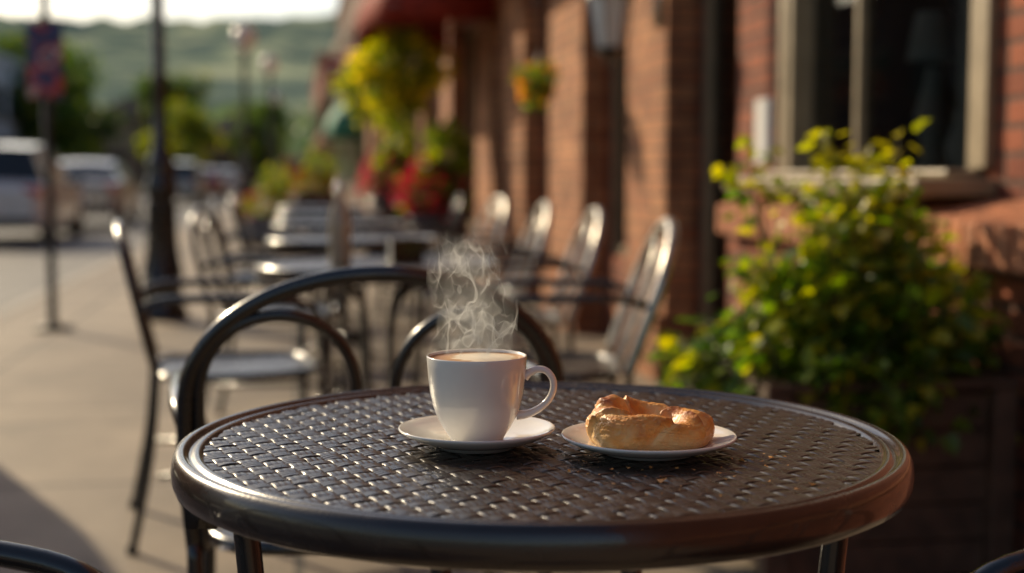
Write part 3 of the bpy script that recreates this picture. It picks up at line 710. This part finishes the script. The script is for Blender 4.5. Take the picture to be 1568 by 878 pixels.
# ---------------------------------------------------------------- cars
def car(x,y,rz,paint,suv=False,name='parked_car'):
    e=empty(name,(x,y,-.13),rz)
    h=1.62 if suv else 1.42
    st=[(-2.25,.70,.42,.80,.84,.62),(-2.18,.84,.30,.92,.96,.74),(-1.95 if suv else -1.75,.88,.26,.98,1.02,.74),(-1.65 if suv else -1.15,.89,.26,.98,h-.08,.60),(-.6,.90,.24,.97,h,.62),(.3,.90,.24,.95,h-.02,.61),(.55,.90,.24,.95,h-.1,.60),(1.15,.89,.26,.94,.99,.70),(1.8,.87,.28,.86,.89,.70),(2.2,.80,.32,.70,.73,.60),(2.28,.68,.40,.60,.62,.5)]
    mb=MB(); vs=[]
    for (yy,w_,zb,zt,zr,wr) in st:
        ring=[(w_*.9,zb),(w_,zb+.18),(w_*1.0,(zb+zt)/2),(w_*.96,zt),(wr,zr),(0,zr+.03)]
        full=[(a,b2) for a,b2 in ring]+[(-a,b2) for a,b2 in ring[-2::-1]]
        vs+= [(a,yy,b2) for a,b2 in full]
    m_=11; fs=[];mi=[]
    for i in range(len(st)-1):
        for k in range(m_):
            k2=(k+1)%m_; fs.append((i*m_+k,i*m_+k2,(i+1)*m_+k2,(i+1)*m_+k))
            tall=(st[i][4]-st[i][3]>.3,st[i+1][4]-st[i+1][3]>.3)
            if k in(3,6) and any(tall): mi.append(1)
            elif k in(4,5) and tall[0]!=tall[1]: mi.append(1)
            else: mi.append(0)
    mb.add(vs,fs); mb.mi=mi
    mb.add([vs[k] for k in range(m_)],[tuple(range(m_))]); mb.add([vs[-m_+k] for k in range(m_)],[tuple(range(m_-1,-1,-1))])
    mb.obj('body',[M[paint],M['carglass']],e,smooth=False,bevel=.03)
    mb=MB()
    for sx_ in(-1,1):
        for yy in(-1.4,1.4):
            n=24
            prof=[(0,.1),(.2,.11),(.31,.10),(.33,.07),(.33,-.07),(.31,-.1),(0.0001,-.1)]
            t=MB(); t.lathe([(a+.0001,b2) for a,b2 in prof],n)
            mb.add([(sx_*(.80)+p[2]*sx_,yy+p[0],.33+p[1]) for p in t.v],t.f,0)
            t=MB(); t.lathe([(.0001,.125),(.05,.13),(.19,.118),(.2,.1)],n); mb.add([(sx_*.80+p[2]*sx_,yy+p[0],.33+p[1]) for p in t.v],t.f,1)
    mb.obj('wheels',[M['tyre'],M['hub']],e)
    mb=MB()
    for sx_ in(-1,1):
        mb.box((sx_*.70-.12,-2.235,.78),(sx_*.70+.12,-2.13,.93),0); mb.box((sx_*.62-.14,2.12,.6),(sx_*.62+.14,2.24,.70),1); mb.box((sx_*.95-.08,.62,.95),(sx_*.95+.08,.74,1.07),2)
    mb.box((-.26,-2.275,.52),(.26,-2.24,.66),1); mb.box((-.7,-2.29,.34),(.7,-2.2,.44),2)
    mb.obj('lights_and_trim',[M['tail'],M['paper'],M['black']],e,smooth=False,bevel=.01)
    return e
car(-4.75,24.6,0,'white',True); car(-4.45,31.5,0,'silver')
car(-4.3,54,0,'silver',True); car(-3.9,62,0,'redcar'); car(-3.6,72,0,'white'); car(-11.8,48,math.pi,'darkcar'); car(-11.8,62,math.pi,'white',True)
e=empty('added_shadow_van',(-3.50,5.7,-.13))  # van out of view, added to throw shadow on the near pavement
mb=MB(); st=[(-2.6,.86,.42,2.05,.76),(-2.55,.94,.34,2.2,.82),(-1,.96,.3,2.25,.84),(1.1,.96,.3,2.22,.84),(1.45,.96,.3,2.08,.80),(2.05,.95,.3,1.3,.78),(2.65,.92,.32,1.05,.72),(2.75,.82,.4,.9,.66)]
vs=[]
for yy,w_,zb,zr,wr in st: vs+=[(w_*.92,yy,zb),(w_,yy,zb+.2),(w_,yy,min(1.2,zr-.12)),(wr,yy,zr),(0,yy,zr+.04),(-wr,yy,zr),(-w_,yy,min(1.2,zr-.12)),(-w_,yy,zb+.2),(-w_*.92,yy,zb)]
fs=[];mi=[]
for i in range(len(st)-1):
    for k in range(9):
        k2=(k+1)%9; fs.append((i*9+k,i*9+k2,(i+1)*9+k2,(i+1)*9+k)); mi.append(1 if (i==4 and k in(3,4)) or (k in(2,5) and i in(3,)) else 0)
mb.add(vs,fs); mb.mi=mi; mb.add(vs[:9],[tuple(range(9))]); mb.add(vs[-9:],[tuple(range(8,-1,-1))]); mb.obj('body',[M['silver'],M['carglass']],e,smooth=False,bevel=.04)
mb=MB()
for sx_ in(-1,1):
    for yy in(-1.6,1.75):
        t=MB(); t.lathe([(.0001,.1),(.2,.11),(.33,.10),(.35,.07),(.35,-.07),(.33,-.1),(.0001,-.1)],24); mb.add([(sx_*.87+p[2]*sx_,yy+p[0],.35+p[1]) for p in t.v],t.f,0)
mb.box((-.8,-2.66,.9),(-.68,-2.57,1.2),1); mb.box((.68,-2.66,.9),(.8,-2.57,1.2),1); mb.box((-.75,-2.7,.4),(.75,-2.61,.52),0)
mb.obj('wheels_and_lights',[M['tyre'],M['tail']],e)

# ---------------------------------------------------------------- trees
def tree_meshes(seed,H,cr_,n,ls,yel=.35,dk=1.0):
    rr=random.Random(seed); tr=MB(); tr.tube([(0,0,0),(.05,.02,H*.25),(-.05,.05,H*.5),(0,0,H*.85)],[.035*H*.6,.025*H*.6,.018*H*.6,.004*H],8)
    lf_=MB(); 
    for k in range(16):
        a=rr.uniform(0,6.28); z=H*rr.uniform(.38,.95); q=cr_*rr.uniform(.25,.85)*(1.15-abs(z/H-.6))
        c=(q*math.cos(a),q*math.sin(a),z)
        tr.tube([(0,0,H*.3+ (z-H*.3)*.4),(c[0]*.5,c[1]*.5,z*.85),c],[.012*H,.008*H,.003*H],5,res=3)
        s_=cr_*rr.uniform(.28,.5); br=rr.uniform(.6,1.3)*dk
        clump(lf_,c,s_,s_,s_*.75,n//16,ls,colf=lambda:tuple(V(leafcol(yel))*br),shell=.25)
    return tr.mesh('trunk',[M['bark']]),lf_.mesh('crown',[M['tree']],False,True)
TA=tree_meshes(1,7,3.0,3200,.34,.15,.75); TB=tree_meshes(2,9,3.6,3200,.40,.1,.8); TC=tree_meshes(3,5,2.4,2400,.28,.7)
def tree(T,x,y,sc=1,rz=0,name='street_tree'):
    e=empty(name,(x,y,0),rz,sc); inst(T[0],'trunk',e); inst(T[1],'crown',e); return e
tree(TA,-13.8,82,1.1,2); tree(TC,-7.0,86,1.0,.5); tree(TB,-9.5,115,1.0,3); tree(TC,-15.5,100,1.1,1.1); tree(TA,-3.5,130,.9,4); tree(TB,-22,130,1.2,5)
tree(TB,-4,175,1.1,.3); tree(TA,-13,165,1.3,2.3); tree(TB,-19,105,1.2,1.3)
tree(TB,-15.5,26,1.0,.7); tree(TA,-15.6,12,1.0,.2)  # the nearer tree is out of view, added to dapple the road

mb=MB()
for k in range(130):
    x=R.uniform(-190,60); y=R.uniform(185,420); s_=R.uniform(3.5,7)
    hz=0 if y<260 else (y-260)*.06
    br=R.uniform(.5,1.3)
    clump(mb,(x,y,hz+s_*.9),s_,s_,s_*1.05,90,1.9,colf=lambda:tuple((V(leafcol(.3))*br).lerp(V((.18,.23,.18)),.35)),shell=.5)  # leaf colours blended toward a grey-green that stands for haze
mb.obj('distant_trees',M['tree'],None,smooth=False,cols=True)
mh,nt,b=newmat('hazed_hill_woodland'); g=nd(nt,'ShaderNodeNewGeometry')
n=nd(nt,'ShaderNodeTexNoise',i_Scale=.022,i_Detail=10.0,i_Roughness=.72); nt.links.new(g.outputs['Position'],n.inputs['Vector'])
r=ramp(nt,n.outputs['Fac'],[(.42,(.13,.175,.15)),(.5,(.24,.29,.20)),(.58,(.46,.47,.30))]); nt.links.new(r.outputs[0],b.inputs['Base Color']); b.inputs['Roughness'].default_value=1; b.inputs['Specular IOR Level'].default_value=0  # aerial haze painted in as lighter base colours
mb=MB(); vs=[]; nx,ny=220,80
for j in range(ny+1):
    for i in range(nx+1):
        x=-900+1500*i/nx; y=300+900*j/ny
        t=min(1,j/ny*1.35); base=math.sin(t*math.pi/2)
        hh=base*(90+26*noise.noise(V((x*.004,y*.004,0)))*1.6+16*noise.noise(V((x*.015,y*.012,4))))+(9*noise.noise(V((x*.04,y*.03,2)))+5*abs(noise.noise(V((x*.11,y*.09,7)))))*t
        vs.append((x,y,hh-1))
mb.add(vs,[(j*(nx+1)+i,j*(nx+1)+i+1,(j+1)*(nx+1)+i+1,(j+1)*(nx+1)+i) for j in range(ny) for i in range(nx)])
mb.obj('hills',mh)

# ---------------------------------------------------------------- distant buildings
def building(name,x0,x1,y0,y1,H,wall,roof=None,rows=2,cols_=5):
    e=empty(name); mb=MB(); mb.box((x0,y0,0),(x1,y1,H)); mb.box((x0-.15,y0-.15,H+.003),(x1+.15,y1+.15,H+.35)); mb.box((x0-.08,y0-.08,3.2),(x0-.003,y1+.08,3.5)) ; mb.obj('walls',wall,e,smooth=False)
    g_=MB(); f_=MB()
    for r_ in range(rows):
        z0=.6+r_*3.3; z1=z0+(2.2 if r_==0 else 1.7)
        for k in range(cols_):
            a=y0+(y1-y0)*(k+.18)/cols_; b2=y0+(y1-y0)*(k+.82)/cols_
            for xs,sg in((x0,-1),(x1,1)):
                g_.box((min(xs+sg*.004,xs+sg*.03),a,z0),(max(xs+sg*.004,xs+sg*.03),b2,z1)); 
                for q0,q1,w0,w1 in((a-.1,b2+.1,z0-.12,z0-.01),(a-.1,b2+.1,z1+.01,z1+.12)): f_.box((min(xs+sg*.002,xs+sg*.1),q0,w0),(max(xs+sg*.002,xs+sg*.1),q1,w1))
        nx_=max(2,int((x1-x0)/3))
        for k in range(nx_):
            a=x0+(x1-x0)*(k+.2)/nx_; b2=x0+(x1-x0)*(k+.8)/nx_
            g_.box((a,y0-.03,z0),(b2,y0-.004,z1)); f_.box((a-.1,y0-.1,z1+.01),(b2+.1,y0-.002,z1+.12)); f_.box((a-.1,y0-.1,z0-.12),(b2+.1,y0-.002,z0-.01))
    g_.obj('windows',M['carglass'],e,smooth=False); f_.obj('trim',M['tan'],e,smooth=False)
    if roof:
        mb=MB(); mx_=(x0+x1)/2; zz=H+.36
        mb.add([(x0-.5,y0-.5,zz),(x1+.5,y0-.5,zz),(x1+.5,y1+.5,zz),(x0-.5,y1+.5,zz),(mx_,y0+2,zz+2.2),(mx_,y1-2,zz+2.2)],[(0,1,4),(1,2,5,4),(2,3,5),(3,0,4,5),(0,3,2,1)]); mb.obj('roof',roof,e,smooth=False)
    return e
building('brick_shop_building',1.9,12,36,58,7.2,M['brickb'],rows=2,cols_=6)
building('stucco_shop_building',2.0,12,59,82,6.4,M['stucco2'],rows=2,cols_=6)
building('brick_shop_building',1.7,12,84,120,8,M['brick'],rows=2,cols_=8)
building('stucco_shop_building',-30,-15.3,70,93,7.0,M['stucco'],rows=2,cols_=6)
building('brick_shop_building',-30,-18,48,68,7.5,M['brickb'],rows=2,cols_=6)
building('roadside_house',-17.0,-9.5,118,130,5.2,M['stucco2'],M['roof'],rows=1,cols_=4)
building('roadside_house',-9,-3,140,150,4.6,M['brickb'],M['roof'],rows=1,cols_=3)
building('roadside_house',-31,-20,105,118,5,M['stucco'],M['roof'],rows=1,cols_=4)
e=empty('projecting_shop_sign',(0,0,0)); mb=MB(); mb.box((.85,36.9,3.3),(1.85,37.0,4.1)); mb.obj('board',simple('sign_red',(.3,.06,.05),.5),e,smooth=False,bevel=.02)
mb=MB(); mb.box((.95,36.885,3.55),(1.75,36.897,3.65)); mb.box((.95,36.885,3.8),(1.75,36.897,3.9)); mb.tube([(.85,36.95,4.2),(1.9,36.95,4.2)],.02,8,straight=True); mb.obj('lettering_and_bracket',M['paper'],e,smooth=False)

# ---------------------------------------------------------------- pedestrians
def person(x,y,rz,shirt,trous,skin=(.45,.25,.17),hair=(.05,.03,.02)):
    J=[(0,0,.95),(0,0,1.15),(0,.01,1.36),(0,.01,1.47),(0,.02,1.56),(0,.02,1.66),
       (.10,0,.90),(.11,.12,.50),(.11,.02,.09),(.11,.16,.04),
       (-.10,0,.90),(-.11,-.04,.50),(-.11,-.28,.14),(-.11,-.16,.05),
       (.19,0,1.40),(.24,-.10,1.12),(.24,.02,.88),(.24,.06,.80),
       (-.19,0,1.40),(-.24,.08,1.12),(-.24,.24,.93),(-.24,.30,.87)]
    Rr=[.14,.13,.15,.065,.085,.09,.095,.062,.042,.035,.095,.062,.042,.035,.06,.045,.034,.038,.06,.045,.034,.038]
    E=[(0,1),(1,2),(2,3),(3,4),(4,5),(0,6),(6,7),(7,8),(8,9),(0,10),(10,11),(11,12),(12,13),(2,14),(14,15),(15,16),(16,17),(2,18),(18,19),(19,20),(20,21)]
    me=bpy.data.meshes.new('body'); me.from_pydata(J,E,[]); e=empty('pedestrian',(x,y,0),rz)
    o=bpy.data.objects.new('body',me); S.collection.objects.link(o); o.parent=e
    md=o.modifiers.new('skin','SKIN'); 
    for i,sv in enumerate(me.skin_vertices[0].data): sv.radius=(Rr[i],Rr[i]*.8); sv.use_root=(i==0)
    o.modifiers.new('sub','SUBSURF').levels=1; o.modifiers['sub'].render_levels=2
    m,nt,b=newmat('clothing'); tc=nd(nt,'ShaderNodeTexCoord'); sp=nd(nt,'ShaderNodeSeparateXYZ'); nt.links.new(tc.outputs['Object'],sp.inputs[0])
    dv=nd(nt,'ShaderNodeMath',operation='DIVIDE'); dv.inputs[1].default_value=1.8; nt.links.new(sp.outputs[2],dv.inputs[0])
    r=ramp(nt,dv.outputs[0],[(0,(.03,.025,.02)),(.06,trous),(.53,shirt),(.81,skin),(.90,hair)],'CONSTANT'); nt.links.new(r.outputs[0],b.inputs['Base Color']); b.inputs['Roughness'].default_value=.8
    me.materials.append(m)
try:
    person(.35,40,2.9,(.05,.06,.1),(.03,.03,.04)); person(-.2,43,.2,(.4,.05,.04),(.04,.05,.09)); person(.85,47,3.1,(.5,.47,.42),(.05,.05,.06)); person(.1,52,0,(.06,.05,.05),(.1,.08,.06))
except Exception as ex: print('person fail',ex)
print('done')
